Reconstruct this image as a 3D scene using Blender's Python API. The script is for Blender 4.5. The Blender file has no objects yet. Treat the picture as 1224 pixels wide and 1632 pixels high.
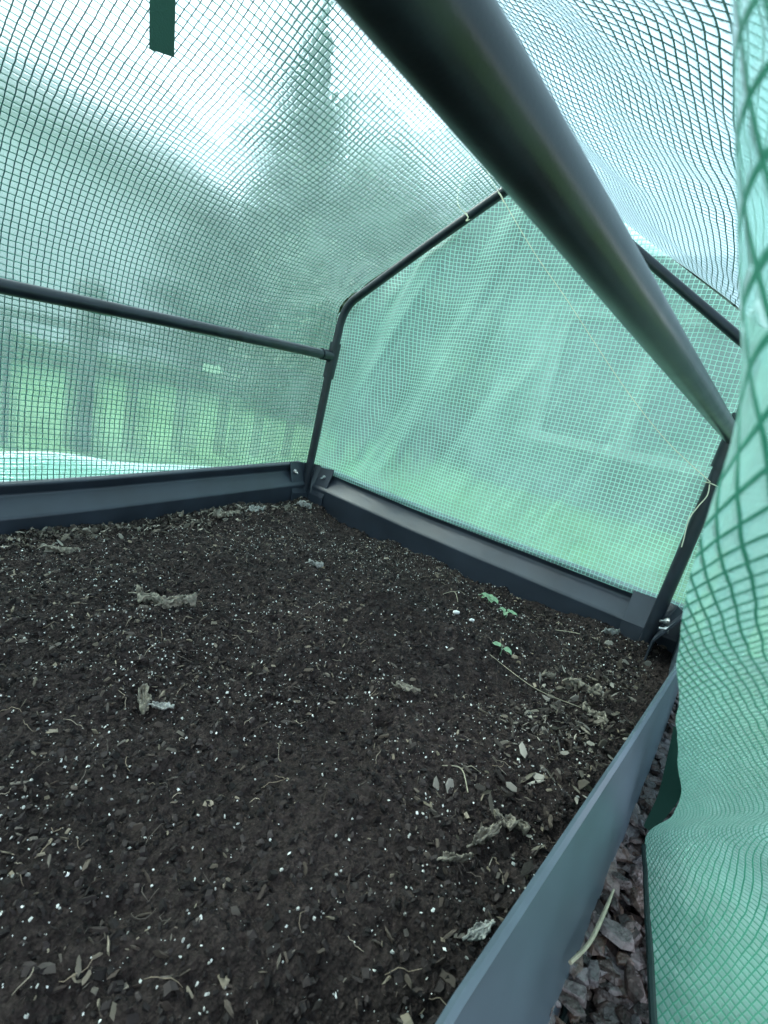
import bpy, math, random
import numpy as np
from mathutils import Vector, Matrix

C = bpy.context.scene
S = 0.9                      # one layout unit = the width of the bed = 0.9 m
rng = np.random.default_rng(7)
random.seed(7)

# ------------------------------------------------------------------ camera
cam_d = bpy.data.cameras.new('camera')
cam = bpy.data.objects.new('camera', cam_d)
C.collection.objects.link(cam)
C.camera = cam
Rr = Matrix(((0.76796911, 0.60704021, 0.20426854),
             (0.29619676, -0.05383118, -0.95360877),
             (-0.56788285, 0.79284575, -0.22114402)))   # rows: right, down, forward
right, down, fwd = Rr[0], Rr[1], Rr[2]
M = Matrix((right, -down, -fwd)).transposed().to_4x4()
M.translation = Vector((1.066, -1.0636, 0.3623)) * S
cam.matrix_world = M
cam_d.sensor_fit = 'VERTICAL'
cam_d.sensor_height = 36
cam_d.lens = 783.03 / 1632 * 36
cam_d.clip_start = 0.005
cam_d.clip_end = 400
cam_d.dof.use_dof = True
cam_d.dof.focus_distance = 0.95
cam_d.dof.aperture_fstop = 17.0

# ------------------------------------------------------------------ light
w = bpy.data.worlds.new('World')
C.world = w
w.use_nodes = True
nt = w.node_tree
nt.nodes.clear()
sky = nt.nodes.new('ShaderNodeTexSky')
sky.sky_type = 'NISHITA'
sky.sun_disc = False
sky.sun_elevation = math.radians(48)
sky.sun_rotation = math.radians(250)
sky.air_density = 1.0
sky.dust_density = 6.0
sky.ozone_density = 1.0
bg1 = nt.nodes.new('ShaderNodeBackground'); bg1.inputs[1].default_value = 0.06
bg2 = nt.nodes.new('ShaderNodeBackground'); bg2.inputs[1].default_value = 1.0
bg2.inputs[0].default_value = (0.80, 0.89, 1.0, 1)        # even cloud cover
add = nt.nodes.new('ShaderNodeAddShader')
wo = nt.nodes.new('ShaderNodeOutputWorld')
nt.links.new(sky.outputs[0], bg1.inputs[0])
nt.links.new(bg1.outputs[0], add.inputs[0]); nt.links.new(bg2.outputs[0], add.inputs[1])
nt.links.new(add.outputs[0], wo.inputs[0])
sd = bpy.data.lights.new('sun', 'SUN')
sd.energy = 1.1
sd.angle = math.radians(14)
sd.color = (1.0, 0.96, 0.9)
sun = bpy.data.objects.new('sun', sd)
C.collection.objects.link(sun)
_el, _az = math.radians(48), math.radians(200)
sun.rotation_euler = Vector((math.cos(_el) * math.cos(_az), math.cos(_el) * math.sin(_az), math.sin(_el))).to_track_quat('Z', 'Y').to_euler()
C.view_settings.view_transform = 'Standard'
C.view_settings.look = 'None'
C.view_settings.gamma = 1
C.view_settings.exposure = 1.42
C.cycles.use_denoising = True
C.cycles.max_bounces = 10
C.cycles.transparent_max_bounces = 16
C.cycles.transmission_bounces = 8
C.cycles.sample_clamp_indirect = 6

# ------------------------------------------------------------------ helpers
def node(nt, t, **kw):
    n = nt.nodes.new(t)
    for k, v in kw.items():
        setattr(n, k, v)
    return n

def mat(name, col, rough=0.6, metal=0.0, noise=None, bump=None, spec=0.5, var=0.0, attr=False, transl=0.0):
    """noise=(scale, dark colour factor range), bump=(scale, strength, distance)"""
    m = bpy.data.materials.new(name); m.use_nodes = True
    nt = m.node_tree; b = nt.nodes['Principled BSDF']; L = nt.links.new
    b.inputs['Base Color'].default_value = (*col, 1)
    b.inputs['Roughness'].default_value = rough
    b.inputs['Metallic'].default_value = metal
    b.inputs['Specular IOR Level'].default_value = spec
    tc = node(nt, 'ShaderNodeTexCoord')
    src = None
    if attr:
        a = node(nt, 'ShaderNodeAttribute', attribute_name='tint'); src = a.outputs['Color']
        L(src, b.inputs['Base Color'])
    if noise:
        n = node(nt, 'ShaderNodeTexNoise'); n.inputs['Scale'].default_value = noise[0]; n.inputs['Detail'].default_value = 6
        L(tc.outputs['Object'], n.inputs['Vector'])
        mr = node(nt, 'ShaderNodeMapRange'); mr.inputs[1].default_value = .3; mr.inputs[2].default_value = .7
        mr.inputs[3].default_value = noise[1]; mr.inputs[4].default_value = noise[2]
        L(n.outputs[0], mr.inputs[0])
        mx = node(nt, 'ShaderNodeMix', data_type='RGBA', blend_type='MULTIPLY'); mx.inputs[0].default_value = 1
        if src: L(src, mx.inputs[6])
        else: mx.inputs[6].default_value = (*col, 1)
        L(mr.outputs[0], mx.inputs[7]); L(mx.outputs[2], b.inputs['Base Color'])
        r2 = node(nt, 'ShaderNodeMapRange'); r2.inputs[3].default_value = rough - .08; r2.inputs[4].default_value = min(1, rough + .12)
        L(n.outputs[0], r2.inputs[0]); L(r2.outputs[0], b.inputs['Roughness'])
    if bump:
        n = node(nt, 'ShaderNodeTexNoise'); n.inputs['Scale'].default_value = bump[0]; n.inputs['Detail'].default_value = 5
        L(tc.outputs['Object'], n.inputs['Vector'])
        bp = node(nt, 'ShaderNodeBump'); bp.inputs['Strength'].default_value = bump[1]; bp.inputs['Distance'].default_value = bump[2]
        L(n.outputs[0], bp.inputs['Height']); L(bp.outputs[0], b.inputs['Normal'])
    return m

def link(name, me, m, parent=None, smooth=True):
    o = bpy.data.objects.new(name, me)
    C.collection.objects.link(o)
    if m:
        for q in (m if isinstance(m, (list, tuple)) else [m]): me.materials.append(q)
    if smooth:
        me.polygons.foreach_set('use_smooth', [True] * len(me.polygons))
    if parent is not None:
        o.parent = parent
    return o

def mesh(name, V, F, uv=None, tint=None):
    me = bpy.data.meshes.new(name)
    V = np.asarray(V, dtype=np.float64)
    me.from_pydata(V.tolist(), [], F if isinstance(F, list) else F.tolist())
    if uv is not None:
        ul = me.uv_layers.new(name='UVMap')
        idx = np.empty(len(me.loops), dtype=np.int32); me.loops.foreach_get('vertex_index', idx)
        ul.data.foreach_set('uv', np.asarray(uv)[idx].astype(np.float32).ravel())
    if tint is not None:
        ca = me.color_attributes.new('tint', 'FLOAT_COLOR', 'POINT')
        ca.data.foreach_set('color', np.c_[tint, np.ones(len(tint))].astype(np.float32).ravel())
    me.update()
    return me

def tag(o, label=None, cat=None, group=None, kind=None):
    if label: o['label'] = label
    if cat: o['category'] = cat
    if group: o['group'] = group
    if kind: o['kind'] = kind
    return o

def empty(name, loc=(0, 0, 0)):
    o = bpy.data.objects.new(name, None)
    o.location = loc
    o.empty_display_size = .05
    C.collection.objects.link(o)
    return o

class MB:
    def __init__(s): s.V = []; s.F = []
    def add(s, V, F):
        k = len(s.V); s.V += [tuple(v) for v in V]; s.F += [tuple(i + k for i in f) for f in F]; return s
    def tube(s, P, r, n=16, cap=True):
        P = [Vector(p) for p in P]; rr = r if isinstance(r, (list, tuple)) else [r] * len(P)
        t0 = (P[1] - P[0]).normalized()
        a = t0.orthogonal().normalized(); V = []
        prev = t0
        for i, p in enumerate(P):
            t = (P[min(i + 1, len(P) - 1)] - P[max(i - 1, 0)]).normalized()
            q = prev.rotation_difference(t); a = (q @ a); a = (a - t * a.dot(t)).normalized(); prev = t
            b = t.cross(a)
            for k in range(n):
                an = 2 * math.pi * k / n
                V.append(p + (a * math.cos(an) + b * math.sin(an)) * rr[i])
        F = []
        for i in range(len(P) - 1):
            for k in range(n):
                k2 = (k + 1) % n
                F.append((i * n + k, i * n + k2, (i + 1) * n + k2, (i + 1) * n + k))
        if cap:
            F.append(tuple(range(n - 1, -1, -1))); F.append(tuple((len(P) - 1) * n + k for k in range(n)))
        return s.add(V, F)
    def box(s, c, d, R=None):
        V = [Vector((x * d[0] / 2, y * d[1] / 2, z * d[2] / 2)) for x in (-1, 1) for y in (-1, 1) for z in (-1, 1)]
        if R is not None: V = [R @ v for v in V]
        V = [v + Vector(c) for v in V]
        return s.add(V, [(0, 1, 3, 2), (4, 6, 7, 5), (0, 4, 5, 1), (2, 3, 7, 6), (0, 2, 6, 4), (1, 5, 7, 3)])
    def build(s, name, m, parent=None, smooth=True):
        me = mesh(name, s.V, s.F)
        o = link(name, me, m, parent, smooth)
        if smooth: me.set_sharp_from_angle(angle=math.radians(40))
        return o

def U(*p): return Vector(p) * S

def spline(P, n=8):
    """Catmull-Rom through the points"""
    P = [Vector(p) for p in P]; out = []
    for i in range(len(P) - 1):
        p0 = P[max(i - 1, 0)]; p1 = P[i]; p2 = P[i + 1]; p3 = P[min(i + 2, len(P) - 1)]
        for k in range(n):
            t = k / n
            out.append(.5 * ((2 * p1) + (p2 - p0) * t + (2 * p0 - 5 * p1 + 4 * p2 - p3) * t * t + (3 * p1 - p0 - 3 * p2 + p3) * t ** 3))
    out.append(P[-1]); return out

# numpy value noise
_T = rng.random((256, 256))
def vn(x, y):
    xi = np.floor(x).astype(int); yi = np.floor(y).astype(int); fx = x - xi; fy = y - yi
    fx = fx * fx * (3 - 2 * fx); fy = fy * fy * (3 - 2 * fy)
    a = _T[xi % 256, yi % 256]; b = _T[(xi + 1) % 256, yi % 256]; c = _T[xi % 256, (yi + 1) % 256]; d = _T[(xi + 1) % 256, (yi + 1) % 256]
    return (a * (1 - fx) + b * fx) * (1 - fy) + (c * (1 - fx) + d * fx) * fy - .5
def fbm(x, y, o=4, g=.5):
    s = 0; a = 1
    for k in range(o):
        s = s + a * vn(x * 2 ** k + 17.3 * k, y * 2 ** k + 5.1 * k); a *= g
    return s

# ------------------------------------------------------------------ materials
m_tube = mat('tube_paint', (.009, .013, .019), .30, bump=(900, .10, .0006), noise=(35, .6, 1.6))
m_joint = mat('joint_plastic', (.014, .020, .026), .40, bump=(700, .1, .0005))
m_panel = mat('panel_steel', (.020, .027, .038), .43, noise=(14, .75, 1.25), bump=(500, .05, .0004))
m_panel_out = mat('panel_steel_skylit', (.062, .086, .108), .42, noise=(11, .75, 1.2), bump=(420, .06, .0004))  # lighter copy of the panel steel: sky light on the outer face painted in
m_zinc = mat('bolt_zinc', (.55, .56, .55), .32, metal=.9, noise=(300, .6, 1.1))
m_string = mat('twine_fibre', (.72, .70, .52), .8)
m_strap = mat('strap_webbing', (.020, .085, .060), .7, bump=(900, .4, .001))
m_hem = mat('hem_tape', (.012, .030, .028), .6, bump=(700, .3, .001))

def cover_mat(name, thr_col=(.014, .070, .080), cell=1.0, width=.088, hazef=.25, clear=.50, film=(.76, .94, .93), milky=(.52, .86, .80), trans=.06, weft=None):
    m = bpy.data.materials.new(name); m.use_nodes = True
    nt = m.node_tree; nt.nodes.clear(); L = nt.links.new
    uv = node(nt, 'ShaderNodeUVMap', uv_map='UVMap')
    # threads wander a little
    ns = node(nt, 'ShaderNodeTexNoise'); ns.inputs['Scale'].default_value = .35; ns.inputs['Detail'].default_value = 2
    L(uv.outputs[0], ns.inputs['Vector'])
    sub = node(nt, 'ShaderNodeVectorMath', operation='SUBTRACT'); L(ns.outputs['Color'], sub.inputs[0]); sub.inputs[1].default_value = (.5, .5, .5)
    sc = node(nt, 'ShaderNodeVectorMath', operation='SCALE'); L(sub.outputs[0], sc.inputs[0]); sc.inputs['Scale'].default_value = .35
    ad = node(nt, 'ShaderNodeVectorMath', operation='ADD'); L(uv.outputs[0], ad.inputs[0]); L(sc.outputs[0], ad.inputs[1])
    sp = node(nt, 'ShaderNodeSeparateXYZ'); L(ad.outputs[0], sp.inputs[0])
    ds = []
    for i in (0, 1):
        pp = node(nt, 'ShaderNodeMath', operation='PINGPONG'); L(sp.outputs[i], pp.inputs[0]); pp.inputs[1].default_value = .5
        ds.append(pp)
    mn = node(nt, 'ShaderNodeMath', operation='MINIMUM'); L(ds[0].outputs[0], mn.inputs[0]); L(ds[1].outputs[0], mn.inputs[1])
    mask = node(nt, 'ShaderNodeMapRange'); L(mn.outputs[0], mask.inputs[0])
    mask.inputs[1].default_value = width * .85; mask.inputs[2].default_value = width * 1.15
    mask.inputs[3].default_value = 1; mask.inputs[4].default_value = 0
    # relief: threads proud, film pillowed and crinkled
    hr = node(nt, 'ShaderNodeMapRange', interpolation_type='SMOOTHSTEP'); L(mn.outputs[0], hr.inputs[0]); hr.inputs[2].default_value = .3; hr.inputs[3].default_value = 1; hr.inputs[4].default_value = 0
    cr = node(nt, 'ShaderNodeTexNoise'); cr.inputs['Scale'].default_value = 1.7; cr.inputs['Detail'].default_value = 3; L(uv.outputs[0], cr.inputs['Vector'])
    hs = node(nt, 'ShaderNodeMath', operation='MULTIPLY_ADD'); L(cr.outputs[0], hs.inputs[0]); hs.inputs[1].default_value = 1.2; L(hr.outputs[0], hs.inputs[2])
    bp = node(nt, 'ShaderNodeBump'); bp.inputs['Strength'].default_value = .55; bp.inputs['Distance'].default_value = .0011
    L(hs.outputs[0], bp.inputs['Height'])
    # film
    tr = node(nt, 'ShaderNodeBsdfTransparent'); tr.inputs[0].default_value = (*film, 1)
    rf = node(nt, 'ShaderNodeBsdfRefraction'); rf.inputs['Color'].default_value = (*film, 1); rf.inputs['Roughness'].default_value = .13; rf.inputs['IOR'].default_value = 1.08
    tl = node(nt, 'ShaderNodeBsdfTranslucent'); tl.inputs[0].default_value = (*milky, 1)
    df = node(nt, 'ShaderNodeBsdfDiffuse'); df.inputs[0].default_value = (*milky, 1)
    gl = node(nt, 'ShaderNodeBsdfGlossy'); gl.inputs['Color'].default_value = (1, 1, 1, 1); gl.inputs['Roughness'].default_value = .28
    for n in (rf, tl, df, gl): L(bp.outputs[0], n.inputs['Normal'])
    a = node(nt, 'ShaderNodeMixShader'); a.inputs[0].default_value = 1 - clear; L(tr.outputs[0], a.inputs[1]); L(rf.outputs[0], a.inputs[2])
    bmix = node(nt, 'ShaderNodeMixShader'); bmix.inputs[0].default_value = .42; L(tl.outputs[0], bmix.inputs[1]); L(df.outputs[0], bmix.inputs[2])
    c = node(nt, 'ShaderNodeMixShader'); L(a.outputs[0], c.inputs[1]); L(bmix.outputs[0], c.inputs[2])
    # the milkiness of the film is patchy
    pn = node(nt, 'ShaderNodeTexNoise'); pn.inputs['Scale'].default_value = .08; pn.inputs['Detail'].default_value = 4; L(uv.outputs[0], pn.inputs['Vector'])
    pr = node(nt, 'ShaderNodeMapRange'); L(pn.outputs[0], pr.inputs[0]); pr.inputs[1].default_value = .3; pr.inputs[2].default_value = .7
    pr.inputs[3].default_value = hazef * .8; pr.inputs[4].default_value = hazef * 1.2; L(pr.outputs[0], c.inputs[0])
    g = node(nt, 'ShaderNodeMixShader'); fr = node(nt, 'ShaderNodeFresnel'); fr.inputs[0].default_value = 1.2; L(bp.outputs[0], fr.inputs['Normal'])
    L(fr.outputs[0], g.inputs[0]); L(c.outputs[0], g.inputs[1]); L(gl.outputs[0], g.inputs[2])
    # thread
    td = node(nt, 'ShaderNodeBsdfPrincipled')
    isv = node(nt, 'ShaderNodeMath', operation='LESS_THAN'); L(ds[1].outputs[0], isv.inputs[0]); L(ds[0].outputs[0], isv.inputs[1])
    cm = node(nt, 'ShaderNodeMix', data_type='RGBA'); L(isv.outputs[0], cm.inputs[0]); cm.inputs[6].default_value = (*thr_col, 1); cm.inputs[7].default_value = (*(weft or thr_col), 1)
    L(cm.outputs[2], td.inputs['Base Color']); td.inputs['Roughness'].default_value = .4
    L(bp.outputs[0], td.inputs['Normal'])
    t2 = node(nt, 'ShaderNodeBsdfTranslucent'); t2.inputs[0].default_value = (min(1, thr_col[0] * 1.5), min(1, thr_col[1] * 1.35), min(1, thr_col[2] * 1.35), 1)
    tm = node(nt, 'ShaderNodeMixShader'); tm.inputs[0].default_value = trans; L(td.outputs[0], tm.inputs[1]); L(t2.outputs[0], tm.inputs[2]); td = tm
    o = node(nt, 'ShaderNodeMixShader'); L(mask.outputs[0], o.inputs[0]); L(g.outputs[0], o.inputs[1]); L(td.outputs[0], o.inputs[2])
    out = node(nt, 'ShaderNodeOutputMaterial'); L(o.outputs[0], out.inputs[0])
    return m

m_cover = cover_mat('cover_film', weft=(.13, .36, .27), width=.078)  # weft lightened: skylight from above on the level threads, put into their colour
m_end = cover_mat('end_film', thr_col=(.34, .68, .58), hazef=.37, film=(.60, .84, .78), milky=(.54, .84, .77), trans=.42)  # same cover film; pale threads and green tint paint in the end wall's light
m_right = cover_mat('right_film', thr_col=(.012, .085, .065), weft=(.02, .11, .08), hazef=.46, clear=.45, film=(.62, .80, .84), milky=(.46, .68, .71), trans=.04, width=.10)  # copy of the cover film, tinted darker to dim the bright sky behind
m_flap = cover_mat('flap_film', thr_col=(.05, .30, .19), hazef=.52, film=(.74, .96, .88), milky=(.44, .84, .70), trans=.15)
CELL = 0.0105 / S            # one thread spacing, in layout units

# ------------------------------------------------------------------ surroundings
def ground_sheet():
    xs = np.concatenate([[-120, -60, -30, -15], np.linspace(-9, 9, 91), [15, 30, 60, 120]])
    X, Y = np.meshgrid(xs, xs, indexing='ij')
    Z = -.092 + .03 * fbm(X * .6, Y * .6) * np.clip((np.hypot(X - .4, Y) - 1.6), 0, 1)
    n = len(xs); V = np.c_[X.ravel(), Y.ravel(), Z.ravel()]
    I = np.arange(n * n).reshape(n, n)
    F = np.c_[I[:-1, :-1].ravel(), I[1:, :-1].ravel(), I[1:, 1:].ravel(), I[:-1, 1:].ravel()]
    m = mat('lawn', (.095, .21, .085), .9, noise=(3.0, .65, 1.25), bump=(60, .8, .02))
    o = link('ground', mesh('ground', V, F), m)
    tag(o, kind='structure')
ground_sheet()

def bark_base():
    V = [(x, y, -.086) for x in np.linspace(.93, 1.40, 12) for y in np.linspace(-1.8, .5, 40)]
    F = [(i * 40 + j, (i + 1) * 40 + j, (i + 1) * 40 + j + 1, i * 40 + j + 1) for i in range(11) for j in range(39)]
    tag(link('path', mesh('path', V, F), mat('path_bark', (.025, .02, .02), .9, noise=(90, .5, 1.4), bump=(120, .9, .01))), kind='structure')
bark_base()

def grass():
    n = 42000
    x = rng.uniform(-6.5, -.75, n); y = rng.uniform(-2.6, 6, n)
    k = n // 4; x[:k] = rng.uniform(-.6, 4, k); y[:k] = rng.uniform(.9, 5, k)
    h = rng.uniform(.025, .06, n); an = rng.uniform(0, 6.28, n); wd = .0035
    lean = rng.normal(0, .018, (n, 2))
    z = np.full(n, -.095)
    a = np.c_[x - wd * np.cos(an), y - wd * np.sin(an), z]; b = np.c_[x + wd * np.cos(an), y + wd * np.sin(an), z]
    t = np.c_[x + lean[:, 0], y + lean[:, 1], z + h]
    V = np.stack([a, b, t], 1).reshape(-1, 3); F = np.arange(3 * n).reshape(-1, 3)
    m = mat('grass_blade', (.10, .24, .085), .6, noise=(4, .6, 1.3))
    tag(link('grass', mesh('grass', V, F), m, smooth=False), 'short green lawn grass growing beyond the clear cover', 'grass', kind='stuff')
grass()

m_fence = mat('fence_wood', (.018, .024, .024), .7, noise=(9, .6, 1.2), bump=(40, .3, .003))
def fence():
    root = empty('garden_fence', U(-1.18, 0, -.1))
    tag(root, 'low dark fence with thin uprights beyond the left side of the cover', 'fence')
    inv = Vector(root.location)
    def part(name, mb): 
        mb.V = [tuple(Vector(v) - inv) for v in mb.V]; return mb.build(name, m_fence, root)
    x = -1.18
    part('rail', MB().box(U(x, 1.0, .385), (.035, 6 * S, .03)))
    ys = [-.46 + .235 * k for k in range(-7, 17)]
    for y in ys:
        part('upright', MB().box(U(x, y, .135), (.034, .036, .46 * S)))
    for yb in (-.205, 1.8, -2.2):
        p = MB().box(U(x + .045, yb, .19), (.055, .055, .58 * S)); part('fence_post', p)
        c = U(x + .045, yb, .52); mb = MB()
        P = []; rr = []
        for k in range(13):
            an = math.pi * k / 12; P.append(c + Vector((0, 0, -.052 * math.cos(an)))); rr.append(max(.001, .052 * math.sin(an)))
        mb.tube(P, rr, 20); part('ball_cap', mb)
fence()

def leafy(center, rad, n, size, seed, cone=False):
    r = np.random.default_rng(seed)
    d = r.normal(size=(n, 3)); d /= np.linalg.norm(d, axis=1)[:, None]
    if cone:
        t = r.random(n) ** .7            # 0 top .. 1 bottom
        t = 1 - t; t = r.random(n) ** .6
        an = r.uniform(0, 6.28, n); lay = .72 + .28 * np.sin(t * 60) * 1.0
        R = rad[0] * t * lay * (.55 + .45 * r.random(n)) * (.85 + .3 * np.sin(an * 3 + t * 9))
        P = np.c_[np.cos(an) * R, np.sin(an) * R, rad[2] * (1 - t)]
    else:
        lobes = r.normal(size=(26, 3)); lobes /= np.linalg.norm(lobes, axis=1)[:, None]; lobes *= r.uniform(.35, .85, 26)[:, None]
        k = r.integers(0, 26, n); P = lobes[k] + d * (r.random(n) ** .4)[:, None] * r.uniform(.22, .42, 26)[k][:, None]
        P = P * np.array(rad)
    P = P + np.array(center)
    a = r.normal(size=(n, 3)); a /= np.linalg.norm(a, axis=1)[:, None]
    b = np.cross(a, r.normal(size=(n, 3))); b /= np.linalg.norm(b, axis=1)[:, None]
    s = size * r.uniform(.6, 1.4, n)[:, None]
    V = np.stack([P - a * s, P - b * s * .55, P + a * s, P + b * s * .55], 1).reshape(-1, 3)
    return V, np.arange(4 * n).reshape(-1, 4)

m_bark = mat('tree_bark', (.10, .075, .05), .9, noise=(8, .6, 1.2), bump=(20, .6, .03))
def tree(name, loc, h, rad, n, size, seed, label, cat, col, cone=False, group=None):
    root = empty(name, loc); tag(root, label, cat, group)
    mb = MB(); th = h * (.9 if cone else .55)
    mb.tube([(0, 0, -.1), (.03 * h * .3, 0, th * .4), (0, .02, th)], [.035 * h * .7, .02 * h, .006 * h], 10)
    r = random.Random(seed)
    if not cone:
        for k in range(7):
            an = k * 2.4 + r.random(); z0 = th * r.uniform(.45, .9); ll = rad[0] * r.uniform(.4, .7)
            mb.tube([(0, 0, z0), (math.cos(an) * ll * .5, math.sin(an) * ll * .5, z0 + ll * .4), (math.cos(an) * ll, math.sin(an) * ll, z0 + ll * .8)], [.012 * h, .008 * h, .003 * h], 7)
    mb.build('trunk', m_bark, root)
    if cone: V, F = leafy((0, 0, h * .06), (rad[0], rad[0], h * .95), n, size, seed, True)
    else: V, F = leafy((0, 0, h - rad[2]), rad, n, size, seed)
    link('crown', mesh('crown', V, F), mat(name + '_leaf', col, .6, noise=(1.2, .5, 1.4)), root, smooth=False)
    return root

cp = Vector((1.066, -1.0636, .3623))
def az(dx, dy, t, z=-.1): return U(cp.x + dx * t, cp.y + dy * t, z)
tree('conifer_tree', az(-.693, .531, 12.5), 7.1, (2.3,), 30000, .13, 11, 'tall narrow pointed conifer rising between house and broadleaf trees', 'conifer', (.04, .07, .055), cone=True)
tree('broadleaf_tree', az(-.60, .665, 13), 5.6, (2.3, 2.3, 2.3), 15000, .11, 12, 'broad round tree right of the pointed conifer, seen through the roof film', 'tree', (.06, .105, .04), group='broadleaf trees beyond the garden')
tree('broadleaf_tree', az(-.46, .82, 15), 6.2, (2.2, 2.4, 2.7), 15000, .12, 13, 'large round tree behind the end wall of the cover', 'tree', (.055, .10, .045), group='broadleaf trees beyond the garden')
tree('broadleaf_tree', az(-.72, .44, 16), 4.6, (2.2, 2.4, 1.9), 12000, .11, 14, 'lower rounded tree between the house end and the conifer', 'tree', (.07, .12, .05), group='broadleaf trees beyond the garden')
tree('broadleaf_tree', az(.05, .98, 14), 2.7, (2.8, 2.2, 1.3), 12000, .11, 15, 'spreading tree behind the right part of the end wall', 'tree', (.06, .11, .04), group='broadleaf trees beyond the garden')

tree('garden_shrub', az(-.68, .73, 6.5), 2.1, (1.5, 1.3, 1.15), 14000, .06, 19, 'broad leafy shrub beyond the fence end, behind the left corner post', 'shrub', (.055, .105, .05))
tree('evergreen_tree', az(-.54, .77, 9.0), 4.3, (1.5, 1.4, 2.1), 16000, .09, 16, 'dense evergreen close behind the upper left of the end wall', 'tree', (.045, .085, .045), group='dense evergreens behind the end wall')
tree('evergreen_tree', az(-.30, .93, 8.0), 2.3, (1.7, 1.4, 1.3), 16000, .09, 17, 'lower dense evergreen behind the middle of the end wall', 'tree', (.045, .085, .045), group='dense evergreens behind the end wall')
tree('evergreen_tree', az(-.36, .88, 6.6), 2.0, (1.6, 1.0, 1.1), 12000, .07, 18, 'shorter dense shrub in front of the two evergreens', 'shrub', (.05, .10, .045))

def house():
    x1 = -7.2; y0, y1, z0, ze = -9.0, 4.5, -.1, 3.1
    root = empty('house', (x1, (y0 + y1) / 2, z0)); tag(root, 'grey rendered house with a long eave beyond the low fence', 'house')
    o = Vector(root.location)
    m_w = mat('house_render', (.40, .42, .42), .85, noise=(1.5, .85, 1.1), bump=(30, .2, .01))
    m_r = mat('roof_tile', (.17, .17, .18), .8, noise=(3, .7, 1.2), bump=(14, .5, .03))
    m_f = mat('window_frame_paint', (.7, .7, .68), .5)
    m_g = mat('window_glass', (.03, .04, .05), .08)
    m_d = mat('house_door_paint', (.10, .16, .18), .5)
    a = MB().box(Vector((x1 - 3.2, (y0 + y1) / 2, (z0 + ze) / 2 - .04)) - o, (6, y1 - y0 - .5, ze - z0 - .08)); g_ = [Vector((xx, yy, zz)) - o for yy in (y0 + .26, y1 - .26) for xx, zz in ((x1 - .21, ze - .075), (x1 - .21, ze + .17), (x1 - 3.2, ze + 2.1), (x1 - 6.19, ze + .17), (x1 - 6.19, ze - .075))]; a.add(g_, [(4, 3, 2, 1, 0), (5, 6, 7, 8, 9)] + [(k, (k + 1) % 5, 5 + (k + 1) % 5, 5 + k) for k in range(5)]); a.build('wall', m_w, root, False)
    r = MB(); hz = ze + 2.3
    P = [(x1 + .35, ze - .0), (x1 - 3.2, hz), (x1 - 6.75, ze), (x1 - 6.75, ze - .14), (x1 - 3.2, hz - .16), (x1 + .35, ze - .16)]
    V = [Vector((p[0], y, p[1])) - o for y in (y0, y1) for p in P]; n = 6
    F = [tuple(range(n - 1, -1, -1)), tuple(range(n, 2 * n))] + [(i, (i + 1) % n, n + (i + 1) % n, n + i) for i in range(n)]
    r.add(V, F); rf = r.build('roof', m_r, root, False)
    MB().box(Vector((x1 - 3.2, -2, hz + .3)) - o, (.6, .9, 1.3)).build('chimney', m_w, rf, False)
    MB().tube([Vector((x1 + .40, y0, ze - .12)) - o, Vector((x1 + .40, y1, ze - .12)) - o], .06, 10).build('gutter', m_r, root)
    for yc in (-7.4, -5.6):
        c = Vector((x1 - .17, yc, 1.55)) - o
        f = MB()
        for dz in (-.6, .6): f.box(c + Vector((0, 0, dz)), (.09, 1.36, .08))
        for dy in (-.64, 0, .64): f.box(c + Vector((.004, dy, 0)), (.075, .07, 1.12))
        w_ = f.build('window', m_f, root, False)
        MB().box(c + Vector((-.012, 0, 0)), (.03, 1.2, 1.12)).build('pane', m_g, w_, False)
    d = MB().box(Vector((x1 - .17, -3.9, .95)) - o, (.08, .95, 2.05)).build('door', m_d, root, False)
    MB().tube([Vector((x1 - .13, -3.58, .95)) - o, Vector((x1 - .05, -3.58, .95)) - o], .02, 8).build('handle', m_zinc, d)
house()

def shed():
    c = Vector((.62, 3.1, -.26)); root = empty('garden_shed', c)
    tag(root, 'dark boarded garden shed with pale window frame behind the end wall', 'shed')
    m_b = mat('shed_board', (.08, .13, .11), .8, noise=(5, .7, 1.2)); m_t = mat('shed_trim', (.20, .25, .23), .6); m_r = mat('shed_felt', (.06, .065, .06), .9, bump=(60, .3, .01))
    b = MB()
    for k in range(12): b.box((0, -.004 * (k % 2), .07 + .13 * k), (2.6, 1.6, .122))
    b.build('wall', m_b, root, False)
    MB().add([(-1.4, -.95, 1.58), (1.4, -.95, 1.58), (1.4, .95, 1.9), (-1.4, .95, 1.9), (-1.4, -.95, 1.63), (1.4, -.95, 1.63), (1.4, .95, 1.95), (-1.4, .95, 1.95)],
             [(3, 2, 1, 0), (4, 5, 6, 7), (0, 1, 5, 4), (2, 3, 7, 6), (1, 2, 6, 5), (3, 0, 4, 7)]).build('roof', m_r, root, False)
    f = MB()
    for x in (-.9, -.35, .2): f.box((x, -.83, .95), (.07, .05, .72))
    for z in (.56, 1.34): f.box((-.35, -.832, z), (1.17, .055, .07))
    w_ = f.build('window', m_t, root, False)
    MB().box((-.35, -.815, .95), (1.06, .012, .7)).build('pane', mat('shed_glass', (.05, .07, .07), .1), w_, False)
    MB().box((.85, -.825, .78), (.62, .05, 1.5)).build('door', m_t, root, False)
shed()

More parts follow.
